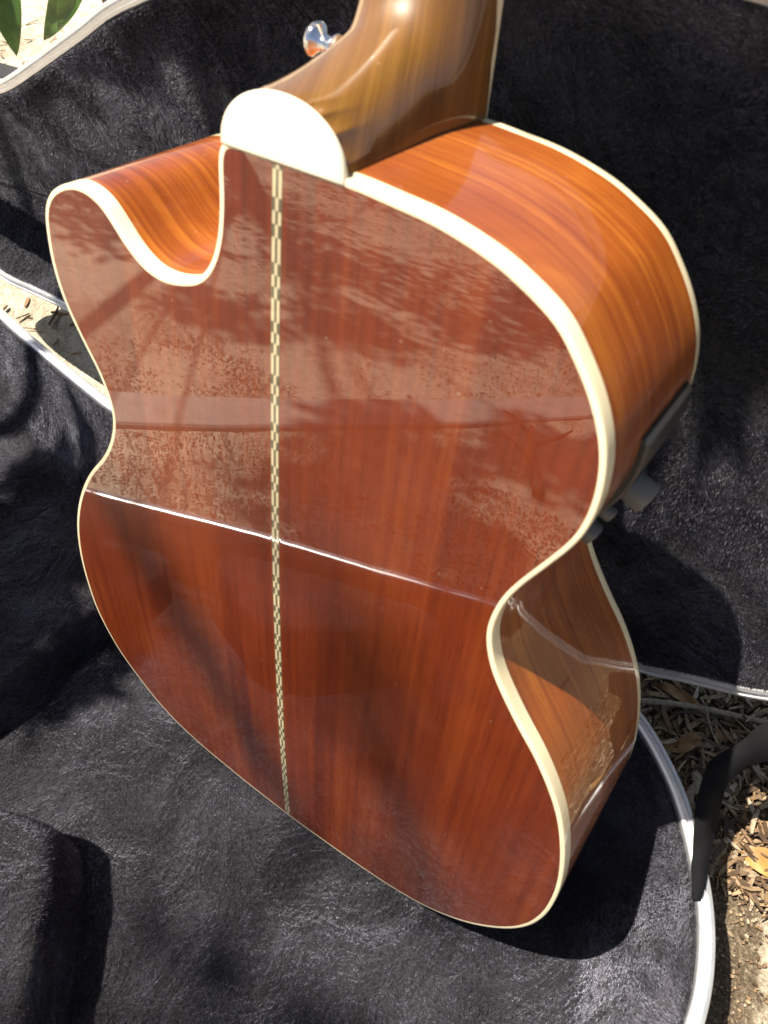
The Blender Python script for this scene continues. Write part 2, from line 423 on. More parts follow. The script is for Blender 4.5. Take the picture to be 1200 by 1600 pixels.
# neck with heel: slices along z, each slice found by shooting rays from its middle
NY = .1045
def neck_d(x, y, z):
    wv = .0262 - np.clip(z - .5, 0, 1) * .0125; dn = .0205 + .004 * np.clip((.60 - z) / .1, 0, 1)
    return ((np.abs(x / wv) ** 2.3 + np.abs((y - NY) / dn) ** 2.3) ** (1 / 2.3) - 1) * .018
def heel_d(x, y, z):
    yc = np.clip(y, 0, .12); hz = .0284 + .011 * (yc / .06) ** 2; hw = .0284 - .0020 * yc / .1
    a = ((np.abs((x - .0012) / hw) ** 2.25 + np.abs(np.clip(z - .4885, 0, 1) / hz) ** 2.25) ** (1 / 2.25) - 1) * .022
    return a
def solid(x, y, z):
    a, b_ = neck_d(x, y, z), heel_d(x, y, z); k = .014
    hh = np.clip(.5 + .5 * (b_ - a) / k, 0, 1)
    d = b_ * (1 - hh) + a * hh - k * hh * (1 - hh)
    d = np.where(z > .58, a, d)
    return np.maximum(np.maximum(d, y - NY), .0100 - y)
ang = np.linspace(0, 2 * math.pi, 96, endpoint=False)
zs = np.r_[np.linspace(.4968, .508, 10), np.linspace(.509, .53, 43), np.linspace(.5312, .56, 24), np.linspace(.5625, .62, 20), np.linspace(.63, .858, 24)]
rings = []; at = []
for z in zs:
    lo = np.zeros(96); hi = np.full(96, .14); cx, cy = 0, .0945
    for _ in range(34):
        mi = (lo + hi) / 2; d = solid(cx + mi * np.cos(ang), cy + mi * np.sin(ang), z)
        lo = np.where(d < 0, mi, lo); hi = np.where(d < 0, hi, mi)
    x = cx + lo * np.cos(ang); y = cy + lo * np.sin(ang)
    rings.append(np.stack([x, y, np.full(96, z)], 1)); at.append(np.stack([x + .5 * y, np.full(96, z) + .0 * y, 0 * x], 1))
V, F = loft(rings, True, True, True)
o = mk('neck', V, F, M_NECK, guitar, attr=np.concatenate(at)); fix_normals(o); sharp(o, 50)

def cap_outline(grow=0, n=60):
    t = np.linspace(0, math.pi, n); hw, hh = .0286 + grow, .0224 + grow
    x = hw * np.sign(np.cos(t)) * np.abs(np.cos(t)) ** (2 / 2.1); zz = .4949 + hh * np.abs(np.sin(t)) ** (2 / 2.1)
    return np.stack([x + .0014, zz], 1)
rings = []
for gr, y in ((-.0016, -.0004), (-.0006, -.0003), (-.0002, .0000), (0, .0005), (0, .0016)):
    P = cap_outline(gr); rings.append(np.stack([P[:, 0], np.full(len(P), y + .0035), P[:, 1]], 1))
# the cap lies flush with the back's own edge
for r_ in rings: r_[:, 1] += yb(0, .496) - .0035 - .0003
V, F = loft(rings, True, True, False); o = mk('heel_cap', V, F, M_CAP, guitar); fix_normals(o); sharp(o, 60)

# fingerboard with its binding, headstock, nut (they run up out of the picture)
def slab(name, zlist, wfn, y0, y1, mat, parent, x_off=0):
    rings = []
    for z in zlist:
        wv = wfn(z); rings.append(np.array([(-wv, y0, z), (wv, y0, z), (wv, y1, z), (-wv, y1, z)], float))
    V, F = loft(rings, True, True, True)
    o = mk(name, V, F, mat, parent, smooth=False, attr=np.stack([V[:, 0], V[:, 2], V[:, 1]], 1)); return fix_normals(o)
fw = lambda z: .0265 - (z - .5) * .0125
slab('fingerboard', np.linspace(.40, .858, 12), lambda z: fw(z) - .0018, .1068, .1138, M_EBONY, guitar)
for s in (-1, 1):
    V = []; 
    for z in np.linspace(.40, .858, 12):
        a, b_ = s * (fw(z) - .0017), s * fw(z)
        V += [(a, .1069, z), (b_, .1069, z), (b_, .1136, z), (a, .1136, z)]
    Vv, F = loft([np.array(V[i * 4:i * 4 + 4]) for i in range(12)], True, True, True)
    fix_normals(mk('fingerboard_binding', Vv, F, M_BIND, guitar, smooth=False))
slab('nut', [.8585, .863], lambda z: .0215, .1045, .1150, M_CAP, guitar)
def hsw(z): return np.interp(z, [.8635, .88, .90, 1.0, 1.045, 1.055], [.0225, .031, .036, .034, .031, .022])
hs = slab('headstock', [.8635, .872, .88, .90, .95, 1.0, 1.045, 1.055], hsw, .094, .109, M_NECK, guitar)
for i in range(6):
    s = -1 if i < 3 else 1; z = .905 + .045 * (i % 3)
    V, F = lathe([(.001, 0), (.005, .0005), (.005, .006), (.003, .008), (.003, .018), (.008, .020), (.009, .026), (.006, .031), (.001, .032)], 16)
    V = orient(V, (s, 0, 0), (s * hsw(z), .100, z))
    mk('tuning_peg', V, F, M_CHROME, guitar)
# soundhole, bridge and strings on the far face
V, F = lathe([(.0001, 0), (.050, 0), (.050, .0005), (.0505, .0006)], 48)
mk('soundhole', orient(V, (0, 1, 0), (0, yf(.345) + .0002, .345)), F, M_BLACK, guitar)
slab('bridge', [.148, .150, .174, .176], lambda z: .08 if .149 < z < .175 else .076, yf(.16) + .0002, yf(.16) + .009, M_EBONY, guitar)

# strap button on the cutaway side of the heel
V, F = lathe([(.0001, 0), (.0062, 0), (.0064, .001), (.0045, .0030), (.0037, .006), (.0040, .009), (.0072, .0115), (.0080, .0130), (.0074, .0146), (.005, .0158), (.0001, .0162)], 40)
mk('strap_button', orient(np.asarray(V) * .86, (-1, .10, .12), (-.0262, .0760, .5150)), F, M_CHROME, guitar)
# preamp on the upper side
ii = [i for i in range(NO) if OUT[i, 0] > .1 and .336 < OUT[i, 1] < .424]
ii.sort(key=lambda i: OUT[i, 1])
rings = []
for i in ii:
    P, N = OUT[i], NRM[i]; e = min(1.0, min(OUT[i, 1] - OUT[ii[0], 1], OUT[ii[-1], 1] - OUT[i, 1]) / .003 + .35)
    q = []
    for off, y in ((.0, .043), (.0024 * e, .043), (.0034 * e, .0445), (.0034 * e, .0925), (.0024 * e, .094), (.0, .094)):
        q.append((P[0] + N[0] * off, y, P[1] + N[1] * off))
    rings.append(np.array(q))
V, F = loft(rings, True, True, True); pre = mk('preamp_panel', V, F, M_BLACK, guitar); fix_normals(pre); sharp(pre)
def side_pt(z):
    i = min(ii, key=lambda i: abs(OUT[i, 1] - z)); return OUT[i], NRM[i]
for z, y, r_, L in ((.3920, .056, .0072, .0100), (.3635, .055, .0054, .0085), (.3780, .052, .0036, .0055)):
    P, N = side_pt(z)
    V, F = lathe([(.0001, 0), (r_, 0), (r_, L - .0012), (r_ - .0004, L - .0004), (r_ - .0012, L), (.0001, L)], 24)
    o = mk('knob' if r_ > .004 else 'button', orient(V, (N[0], 0, N[1]), (P[0] + N[0] * .0033, y, P[1] + N[1] * .0033)), F, M_KNOB, pre)
    sharp(o, 30)

# ================================================================== guitar case
HZ = .0847; LUP = np.array([0, .0813148, .9966885]); LBK = np.array([0, .9966885, -.0813148])
neck_end = [(-.53, .248), (-.6, .24), (-.70, .232), (-.775, .205), (-.808, .145), (-.79, .080), (-.72, .036), (-.621, .024), (-.561, .030), (-.493, .037), (-.43, .043), (-.37, .046), (-.31, .036), (-.22, .014), (-.12, .005), (0, .003), (.08, .003), (.14, .009)]
right_b = [(.170, .017), (.196, .028), (.212, .038), (.233, .054), (.25, .071), (.266, .091), (.281, .112), (.293, .136), (.301, .160), (.305, .186)]
base_out = right_b + [(.309, .25), (.302, .35), (.272, .44), (.215, .508), (.14, .545), (.064, .543), (.004, .521), (-.056, .497), (-.11, .475), (-.169, .449), (-.216, .425), (-.265, .395), (-.349, .341), (-.42, .300), (-.48, .268), (-.507, .2545)] + neck_end
lid_out = [(.175, .020), (.194, .032), (.214, .044), (.234, .055), (.252, .068), (.272, .089), (.290, .122), (.303, .17), (.308, .23), (.30, .30), (.275, .365), (.23, .412), (.16, .438), (.09, .447), (.02, .443), (-.06, .430), (-.14, .414), (-.23, .392), (-.32, .356), (-.375, .325), (-.435, .291), (-.48, .266), (-.507, .2530)] + neck_end
BO = spline(base_out, .006, .006); LO = spline(lid_out, .006, .006)
case = empty('guitar_case', (0, -.25, GZ))
tag(case, 'open black hard guitar case lined in dark plush with silver rims, its lid standing upright', 'guitar case')
CINV = Matrix.Translation((0, .25, -GZ))

def axis_pt(P):
    s = np.clip(P[:, 0], -.68, .09); d = np.interp(s, [-.68, .09], [.135, .25]); return np.stack([s, d], 1)
def base_w(P, z): return np.stack([P[:, 0], -P[:, 1], np.broadcast_to(z, len(P))], 1)
def lid_w(P, dep):
    dep = np.broadcast_to(dep, len(P))
    return np.stack([P[:, 0], np.zeros(len(P)), np.full(len(P), HZ)], 1) + P[:, 1:2] * LUP + dep[:, None] * LBK
def cmk(name, V, F, mat, parent, **kw):
    o = mk(name, np.asarray(V) + np.array([0, .25, -GZ]), F, mat, parent, **kw); return o

def half(nm, OL, wf, sgn, floor_fn, prof, shell_prof):
    N2 = normals2(OL)
    ins = lambda d: OL - N2 * d
    # outer shell
    rs = [wf(ins(d), z) for d, z in shell_prof]
    V, F = loft(rs, True, False, False)
    ax = axis_pt(OL); last = ins(shell_prof[-1][0]); n = len(OL)
    rs2 = [wf(last * (1 - t) + ax * t, shell_prof[-1][1]) for t in (.5, .96)]
    V, F = loft(rs + rs2, True, False, True)
    sh = cmk(nm, V, F, M_SHELL, case); fix_normals(sh); sharp(sh)
    # rim: an aluminium channel with a groove along its middle
    a = .0052
    pr = [(-a, -.010), (-a, -.0010), (-a + .0008, 0), (-.0022, .0006), (-.0014, -.0016), (.0014, -.0016), (.0022, .0006), (a - .0008, 0), (a, -.0010), (a, -.006)]
    rs = [wf(ins(d), sgn(z)) for d, z in pr]
    V, F = loft(rs); rim = cmk('rim', V, F, M_RIM, sh); fix_normals(rim); sharp(rim, 25)
    # lining
    P0 = ins(.0055); ax = axis_pt(OL); L = np.linalg.norm(ax - P0, axis=1)
    rings = []
    for d in prof['d']:
        t = np.clip(d / L, 0, .97) if d < .06 else None
        if t is None: continue
        rings.append((P0 * (1 - t[:, None]) + ax * t[:, None], np.full(n, d)))
    lastd = prof['d'][-1]
    t0 = np.clip(lastd / L, 0, .97)
    for u in np.linspace(0, 1, 26)[1:]:
        t = t0 + (.99 - t0) * u; rings.append((P0 * (1 - t[:, None]) + ax * t[:, None], t * L))
    rr = []
    for P, d in rings:
        z = floor_fn(P, d)
        rr.append(wf(P, z))
    V, F = loft(rr, True, False, True)
    li = cmk('lining', V, F, M_PLUSH, sh); fix_normals(li)
    return sh, li

def nz(P, k, sc): return np.array([mnoise.noise(Vector((p[0] * sc, p[1] * sc, k))) for p in P])
def base_floor(P, d):
    z = np.interp(d, [0, .002, .005, .010, .018, .030, .042, .046, .052, .07], [.079, .081, .074, .055, .034, .017, .0075, .0030, .0005, 0])
    amp = np.clip((d - .004) / .03, 0, 1)
    return z + amp * (.0034 * nz(P, 1.0, 15) + .0014 * nz(P, 5.0, 42)) - .0035 * np.clip((d - .04) / .02, 0, 1)
def lid_floor(P, d):
    deep = np.clip((-.345 - P[:, 0]) / .035, 0, 1) * (1 - np.clip((P[:, 1] - .120) / .012, 0, 1))
    full = .012 - .008 * np.clip((-.30 - P[:, 0]) / .06, 0, 1) * (1 - deep) + .040 * deep
    prof = np.interp(d, [0, .002, .006, .014, .024, .036, .05], [.07, .06, .22, .55, .82, .95, 1.0])
    return full * prof + np.clip((d - .004) / .03, 0, 1) * (.0045 * nz(P, 9.0, 13) + .0016 * nz(P, 12., 38))
pd = [0, .002, .004, .007, .010, .014, .018, .024, .030, .036, .042, .044, .046, .049, .053, .058]
base, bl = half('base', BO, base_w, lambda z: HZ + z, base_floor, {'d': pd}, [(.0, HZ - .004), (0, -.036), (.003, -.045), (.009, GZ + .001)])
lid, ll = half('lid', LO, lid_w, lambda z: -z, lid_floor, {'d': pd}, [(.0, .004), (0, .048), (.003, .058), (.012, .064)])

# padded blocks in the base
def pad(name, poly, z0, z1, rnd, mat, slope=0.0):
    P = spline(poly, .005, .007); N2 = normals2(P); c = P.mean(0); rings = []
    for a in np.linspace(0, 1, 8): rings.append((P + N2 * slope * (1 - a), z0 + (z1 - rnd - z0) * a))
    for a in np.linspace(0, math.pi / 2, 7)[1:]: rings.append((P - N2 * rnd * (1 - math.cos(a)), z1 - rnd + rnd * math.sin(a)))
    Q = P - N2 * rnd
    for t in np.linspace(0, .97, 14)[1:]: rings.append((Q * (1 - t) + c * t, z1))
    rr = []
    for Pp, z in rings:
        h = .0022 * nz(Pp, z * 30, 22) + .0010 * nz(Pp, 4 + z * 40, 60)
        rr.append(np.stack([Pp[:, 0] + h, Pp[:, 1] + h, np.full(len(Pp), z) + h * 1.4], 1))
    V, F = loft(rr, True, False, True); o = cmk(name, V, F, mat, base); fix_normals(o); return o
pad('pad', [(-.150, -.362), (-.122, -.350), (-.104, -.352), (-.078, -.374), (-.040, -.412), (-.010, -.440), (.018, -.466), (.012, -.500), (-.06, -.480), (-.150, -.440), (-.205, -.410), (-.190, -.380)], -.004, .066, .010, M_PLUSH2, .006)
pad('accessory_box', [(-.368, -.150), (-.345, -.132), (-.300, -.140), (-.262, -.158), (-.244, -.200), (-.240, -.260), (-.242, -.320), (-.256, -.372), (-.300, -.352), (-.352, -.320), (-.372, -.26)], -.004, .042, .009, M_PLUSH2, .010)

# the pile itself: short leaning fibres
def pile_mat():
    m, nt, b = new_mat('plush_pile')
    g_ = nd(nt, 'ShaderNodeNewGeometry')
    nt.links.new(ramp(nt, g_.outputs['Random Per Island'], [(0, (.0020, .0018, .0029)), (.50, (.0106, .0096, .0158)), (.88, (.052, .047, .073)), (1, (.15, .14, .20))]), b.inputs['Base Color'])
    b.inputs['Roughness'].default_value = .55; b.inputs['Specular IOR Level'].default_value = .45
    return m
M_PILE = pile_mat()
def field(P, seed, sc):
    r = np.random.default_rng(seed); o_ = np.zeros(len(P))
    for k in range(7):
        kv = r.normal(size=3) * sc * (1 + .5 * k); o_ += np.sin(P @ kv + r.uniform(0, 6.28)) / (1 + .45 * k)
    return o_
def fur(src, density, length, width, seed, ref=None, lean0=1.0):
    me = src.data; me.calc_loop_triangles()
    nv = len(me.vertices); co = np.empty(nv * 3, np.float32); me.vertices.foreach_get('co', co); co = co.reshape(-1, 3).astype(float)
    tr = np.empty(len(me.loop_triangles) * 3, np.int32); me.loop_triangles.foreach_get('vertices', tr); tr = tr.reshape(-1, 3)
    a, b_, c = co[tr[:, 0]], co[tr[:, 1]], co[tr[:, 2]]; cr_ = np.cross(b_ - a, c - a); ar = np.linalg.norm(cr_, axis=1) / 2
    n = int(ar.sum() * density); r = np.random.default_rng(seed); idx = r.choice(len(tr), n, p=ar / ar.sum())
    u, v = r.random(n), r.random(n); fl = u + v > 1; u[fl] = 1 - u[fl]; v[fl] = 1 - v[fl]
    P = a[idx] + (b_ - a)[idx] * u[:, None] + (c - a)[idx] * v[:, None]
    N = cr_[idx] / (2 * ar[idx][:, None] + 1e-15)
    if ref is None: sg = np.sign(((P - co.mean(0)) * N).sum(1)); sg[N[:, 2] * sg < -.5] *= 1; N = N * np.sign(np.median(sg))
    elif (N @ np.array(ref)).mean() < 0: N = -N
    th = 1.9 * field(P, seed + 1, 16); e1 = np.cross(N, np.array([.3, 1.0, .17])); e1 /= np.linalg.norm(e1, axis=1)[:, None] + 1e-9; e2 = np.cross(N, e1)
    lean = (lean0 + .75 * field(P, seed + 2, 20))[:, None]
    D = N * .75 + (np.cos(th)[:, None] * e1 + np.sin(th)[:, None] * e2) * np.clip(lean, .05, 2.6) + r.normal(size=(n, 3)) * .32
    D /= np.linalg.norm(D, axis=1)[:, None]
    Wd = np.cross(D, N + r.normal(size=(n, 3)) * .45); Wd /= np.linalg.norm(Wd, axis=1)[:, None]
    L = length * r.uniform(.6, 1.15, n)[:, None]
    V = np.stack([P - Wd * width / 2 - N * .0004, P + Wd * width / 2 - N * .0004, P + D * L], 1).reshape(-1, 3)
    m2 = bpy.data.meshes.new('pile'); m2.vertices.add(3 * n); m2.vertices.foreach_set('co', V.astype(np.float32).ravel())
    m2.loops.add(3 * n); m2.loops.foreach_set('vertex_index', np.arange(3 * n, dtype=np.int32))
    m2.polygons.add(n); m2.polygons.foreach_set('loop_start', np.arange(0, 3 * n, 3, dtype=np.int32))
    m2.update(calc_edges=True); m2.materials.append(M_PILE)
    o_ = bpy.data.objects.new('pile', m2); COL.objects.link(o_); o_.parent = src.parent if src.parent.parent else src; o_['kind'] = 'stuff'; return o_
fur(bl, 1.7e6, .0029, .00042, 11, (0, 0, 1)); fur(ll, 1.5e6, .0030, .00044, 12, (0, -1, 0), .45)
for k, o_ in enumerate([q for q in base.children if q.name.startswith(('pad', 'accessory'))]): fur(o_, 1.8e6, .0028, .00040, 20 + k)

# lid stay strap
pairs = [((.318, .030, .175), (.330, .026, .150)), ((.288, .024, .143), (.303, .014, .122)), ((.2625, .011, .115), (.2813, -.0008, .100)), ((.2562, -.0017, .095), (.2705, -.0072, .082)), ((.2464, -.0198, .082), (.2649, -.0201, .072)), ((.2467, -.0312, .080), (.2648, -.0277, .066)), ((.2509, -.0589, .085), (.2679, -.0357, .060)), ((.2564, -.0783, .090), (.2723, -.0559, .062)), ((.2600, -.0935, .0970), (.2705, -.0830, .0905)), ((.2655, -.1040, .0905), (.2750, -.0985, .0895)), ((.2700, -.1110, .0885), (.2775, -.1085, .0885)), ((.2735, -.1180, .0868), (.2785, -.1165, .0868))]
A = np.array([p[0] for p in pairs]); B = np.array([p[1] for p in pairs])
def cr(P, m):
    out = []
    Pp = np.vstack([2 * P[0] - P[1], P, 2 * P[-1] - P[-2]])
    for i in range(1, len(Pp) - 2):
        a, b_, c, d = Pp[i - 1:i + 3]
        for t in np.linspace(0, 1, m, endpoint=False): out.append(.5 * ((2 * b_) + (-a + c) * t + (2 * a - 5 * b_ + 4 * c - d) * t * t + (-a + 3 * b_ - 3 * c + d) * t ** 3))
    out.append(P[-1]); return np.array(out)
A, B = cr(A, 6), cr(B, 6); n = len(A)
T = np.gradient((A + B) / 2, axis=0); NN = np.cross(T, B - A); NN /= np.linalg.norm(NN, axis=1)[:, None]
rings = [np.array([A[i] + NN[i] * .0006, B[i] + NN[i] * .0006, B[i] - NN[i] * .0006, A[i] - NN[i] * .0006]) for i in range(n)]
V, F = loft(rings, True, True, True)
arc = np.repeat(np.r_[0, np.cumsum(np.linalg.norm(np.diff((A + B) / 2, axis=0), axis=1))], 4)
cmk('stay_strap', V, F, M_STRAP, case, attr=np.stack([np.tile([0, .025, .025, 0], n), arc, 0 * arc], 1))

# ================================================================== litter on the ground
def inside_case(x, y):
    return (-.84 < x < .33) and (-.57 < y < .03) and bool(pt_in(x, y))
BP = np.stack([BO[:, 0], -BO[:, 1]], 1)
def pt_in(x, y):
    a, b_ = BP, np.roll(BP, -1, 0)
    c = ((a[:, 1] > y) != (b_[:, 1] > y)) & (x < (b_[:, 0] - a[:, 0]) * (y - a[:, 1]) / (b_[:, 1] - a[:, 1] + 1e-12) + a[:, 0])
    return c.sum() % 2 == 1
def chips(name, n, region, lr, wr, zj, mat, reject=None):
    V, F = [], []
    k = 0; tries = 0
    while k < n and tries < n * 6:
        tries += 1
        x, y = region()
        if inside_case(x, y) or (reject and reject(x, y)): continue
        L = random.uniform(*lr) * (1 if random.random() < .8 else 1.5); wv = random.uniform(*wr); th = random.uniform(.0006, .0022)
        a = random.uniform(0, math.pi * 2); tilt = random.gauss(0, .22); bend = random.gauss(0, .12) * L; ca, sa = math.cos(a), math.sin(a)
        z0 = GZ + abs(random.gauss(0, zj)) + .001
        b0 = len(V); roll = random.gauss(0, .4)
        for i, u in enumerate((-.5, -.12, .25, .5)):
            w2 = wv * (.45 if i in (0, 3) else 1) * random.uniform(.7, 1.1)
            for (q, h) in ((-.5, 0), (.5, 0), (.5, th), (-.5, th)):
                lx = u * L; ly = q * w2 + bend * (u * u * 4 - .5) * .4; lz = h + q * w2 * roll + abs(u * L) * 0 + u * L * tilt + abs(tilt) * L * .4
                V.append((x + lx * ca - ly * sa, y + lx * sa + ly * ca, z0 + lz))
        for i in range(3):
            for j in range(4): F.append((b0 + i * 4 + j, b0 + i * 4 + (j + 1) % 4, b0 + i * 4 + 4 + (j + 1) % 4, b0 + i * 4 + 4 + j))
        F.append((b0 + 3, b0 + 2, b0 + 1, b0)); F.append((b0 + 12, b0 + 13, b0 + 14, b0 + 15))
        k += 1
    return mk(name, V, F, mat, smooth=False)
def reg_bed():
    return random.uniform(.02, .75), -.035 + abs(random.gauss(0, .2)) * (1 if random.random() < .85 else .0)
o = chips('bark_mulch', 7500, reg_bed, (.007, .025), (.0016, .0050), .006, M_CHIP)
tag(o, 'brown bark mulch of splintered chips on the ground beside the case', 'mulch', kind='stuff')
def reg_front():
    t = random.random()
    return random.uniform(-1.9, .5), -.45 - 2.6 * t ** 1.3
def rej(x, y):
    return mnoise.noise(Vector((x * 2.2, y * 2.2, 8))) + .5 * mnoise.noise(Vector((x * 7, y * 7, 2))) < .02
o = chips('ground_litter', 15000, reg_front, (.0018, .0085), (.0006, .0022), .0010, M_CHIP, rej)
tag(o, 'scattered dry leaf and bark litter on the pale sand in front of the case', 'litter', kind='stuff')
def reg_near():
    return random.uniform(-.80, .25), -.30 - .75 * random.random()
o = chips('sand_crumbs', 9000, reg_near, (.0016, .0055), (.0012, .0034), .0010, M_CHIP, lambda x, y: mnoise.noise(Vector((x * 6, y * 6, 4))) < -.15)
tag(o, 'dark crumbs and grit on the pale sand close to the front of the case', 'grit', kind='stuff')
def reg_grit():
    return random.uniform(.20, .62), random.uniform(-.36, .10)
o = chips('gravel_crumbs', 5000, reg_grit, (.0012, .0042), (.0010, .0030), .0010, M_CHIP)
tag(o, 'fine gravel and bark crumbs on the soil outside the rounded end of the case', 'gravel', kind='stuff')
def reg_back():
    return random.uniform(-2.2, -.35), random.uniform(.05, 1.2)
o = chips('twig_litter', 900, reg_back, (.006, .03), (.0012, .005), .0015, M_CHIP, lambda x, y: mnoise.noise(Vector((x * 4, y * 4, 1))) < 0)
tag(o, 'sparse dry twigs and crumbs on the sand behind the case', 'litter', kind='stuff')

def tube(path, rad, n=8):
    path = np.asarray(path, float); T = np.gradient(path, axis=0); T /= np.linalg.norm(T, axis=1)[:, None]
    up = np.array([0.1, .2, 1.0]); rings = []
    for i, p_ in enumerate(path):
        a = np.cross(T[i], up); a /= np.linalg.norm(a); b_ = np.cross(a, T[i]); r_ = rad[i] if hasattr(rad, '__len__') else rad
        th = np.linspace(0, 2 * math.pi, n, endpoint=False); rings.append(p_ + r_ * (np.cos(th)[:, None] * a + np.sin(th)[:, None] * b_))
    return loft(rings, True, True, True)
# jointed twig over the mulch
t = np.linspace(0, 1, 80); p0 = np.array([.160, .041, GZ + .015]); p1 = np.array([.345, .143, GZ + .018])
path = p0 + t[:, None] * (p1 - p0); path[:, 1] += .004 * np.sin(t * 5); path[:, 2] += .002 * np.sin(t * 7)
rad = np.full(80, .0027) - .0005 * t; rad[::5] *= 1.22
V, F = tube(path, rad, 10); o = mk('jointed_twig', V, F, M_TWIG)
tag(o, 'long pale ringed twig lying across the bark mulch', 'twig')
for i, (a, b_, r_, lab) in enumerate([((.2525, .027, GZ + .011), (.2625, .000, GZ + .009), .0042, 'short thick pale stick on the mulch beside the strap'),
                                      ((.224, .089, GZ + .024), (.266, .055, GZ + .016), .0009, 'thin dry stalk leaning over the ringed twig'),
                                      ((-.86, .10, GZ + .006), (-.70, .115, GZ + .010), .0011, 'thin curved stalk on the sand under the lid')]):
    t = np.linspace(0, 1, 14); a, b_ = np.array(a), np.array(b_); path = a + t[:, None] * (b_ - a); path[:, 0] += .003 * np.sin(t * 6 + i); path[:, 2] += .002 * np.sin(t * 4)
    V, F = tube(path, r_ * (1 + .12 * np.sin(np.arange(14) * 2.1)), 8); o = mk('dry_stick', V, F, M_TWIG); tag(o, lab, 'stick')

# forked dry branchlet lying in front of the case; the back of the guitar mirrors it
fb = empty('forked_branchlet', (-.07, -1.20, GZ)); tag(fb, 'dark forked dry branchlet on the sand, mirrored in the right of the guitar back', 'twig')
for nm, pts, r_ in [('stem', [(.09, .17, .01), (.03, .06, .035), (-.03, -.07, .05), (-.07, -.19, .06)], .011), ('fork', [(.03, .06, .035), (-.03, .05, .07), (-.12, .02, .09)], .007), ('fork', [(-.02, -.05, .05), (.04, -.15, .08), (.06, -.22, .09)], .006), ('fork', [(-.06, .04, .08), (-.10, .10, .11), (-.11, .14, .12)], .004), ('fork', [(-.045, -.11, .055), (-.12, -.14, .08), (-.17, -.15, .085)], .005)]:
    V, F = tube(cr(np.array(pts) * .62, 6), np.linspace(r_, r_ * .4, (len(pts) - 1) * 6 + 1), 7); mk(nm, V, F, M_BARK, fb)

def leaf_mesh(L, wv, curl=.2, fold=.25, nl=14, nw=6, tipx=1.0):
    V, F = [], []
    for i in range(nl + 1):
        u = i / nl; hw = wv * .5 * (math.sin(math.pi * u ** .85) ** .8 + .01) * (1 - .25 * u)
        for j in range(nw + 1):
            q = j / nw * 2 - 1
            V.append((u * L, q * hw, -curl * L * (u - .4) ** 2 + abs(q) * hw * fold + .002 * math.sin(u * 9 + q * 2)))
    n1 = len(V)
    for i in range(nl):
        for j in range(nw): a = i * (nw + 1) + j; F.append((a, a + 1, a + nw + 2, a + nw + 1))
    V2 = [(x, y, z - .0004) for x, y, z in V]; F2 = [tuple(n1 + k for k in f[::-1]) for f in F]
    return V + V2, F + F2
def place_leaf(name, L, wv, loc, eul, mat, curl=.2, fold=.25):
    V, F = leaf_mesh(L, wv, curl, fold); o = mk(name, V, F, mat); o.location = loc; o.rotation_euler = eul; return o
for L, wv, loc, eul, mt, lab in [
        (.055, .024, (.311, -.010, GZ + .009), (.3, -.1, .2), M_DRY1, 'yellow-brown dead leaf on gravel at the picture edge'),
        (.032, .014, (.216, .031, GZ + .014), (.2, .1, .55), M_DRY1, 'small tan leaf on the mulch beside the silver rim'),
        (.030, .018, (.232, .036, GZ + .015), (-.3, .1, 1.2), M_DRY2, 'rounded brown leaf on the mulch between twig and strap'),
        (.050, .013, (.190, .086, GZ + .015), (.2, -.1, -.1), M_DRY2, 'long brown leaf just behind the ringed twig')]:
    tag(place_leaf('dead_leaf', L, wv, loc, eul, mt, .3, .3), lab, 'leaf')

# green plant behind the lid
pl = empty('green_shrub', (-1.24, .60, GZ)); tag(pl, 'green shrub with long hanging leaves beyond the case lid', 'shrub')
V, F = tube([(-.06, .12, 0), (-.03, .08, .12), (.0, .04, .24), (.06, -.03, .32), (.12, -.08, .33)], [.006, .005, .004, .003, .002]); mk('stem', V, F, M_BARK, pl)
def leaf_between(a, b_, wv, nrm, mat, parent):
    a, b_ = Vector(a), Vector(b_); x = (b_ - a); L = x.length; x.normalize(); nv = Vector(nrm); yv = nv.cross(x).normalized(); zv = x.cross(yv)
    V, F = leaf_mesh(L, wv, .10, .30)
    R_ = Matrix((x, yv, zv)).transposed(); V = [tuple(a + R_ @ Vector(v)) for v in V]
    return mk('leaf', V, F, mat, parent)
wl = lambda x, y, z: (x + 1.24, y - .60, z - GZ)
for a, b_, wv in [((-1.285, .50, .20), (-1.274, .47, .026), .066), ((-1.06, .52, .20), (-1.21, .49, .060), .050), ((-1.08, .50, .175), (-1.150, .49, .092), .026), ((-1.34, .56, .17), (-1.40, .55, .05), .05), ((-1.14, .56, .26), (-1.19, .54, .11), .045), ((-1.20, .6, .28), (-1.33, .66, .20), .05), ((-1.1, .6, .30), (-.98, .62, .22), .05), ((-1.24, .62, .22), (-1.30, .70, .08), .05)]:
    leaf_between(wl(*a), wl(*b_), wv, (.7, -.5, .5), M_LEAF, pl)

# tree overhead, out of the picture, whose branches dapple the light
tree = empty('shade_tree', (-2.9, -3.4, GZ)); tag(tree, 'tree overhead whose leafy branches dapple guitar and sand with shade', 'tree')
tp = np.array([(0, 0, 0), (.05, .05, 1.0), (.15, .2, 2.0), (.3, .4, 3.0), (.35, .5, 4.2)]); V, F = tube(tp, [.13, .11, .095, .075, .04], 12); mk('trunk', V, F, M_BARK, tree)
crownV, crownF = [], []
def add_leaf(p_, L):
    d = Vector((random.gauss(0, 1), random.gauss(0, 1), random.gauss(-.6, .6))).normalized(); s = d.cross(Vector((random.gauss(0, 1), random.gauss(0, 1), 2))).normalized() * L * .2
    b0 = len(crownV); p_ = Vector(p_)
    for q in (p_, p_ + d * L * .5 + s, p_ + d * L, p_ + d * L * .5 - s): crownV.append(tuple(q))
    crownF.append((b0, b0 + 1, b0 + 2, b0 + 3))
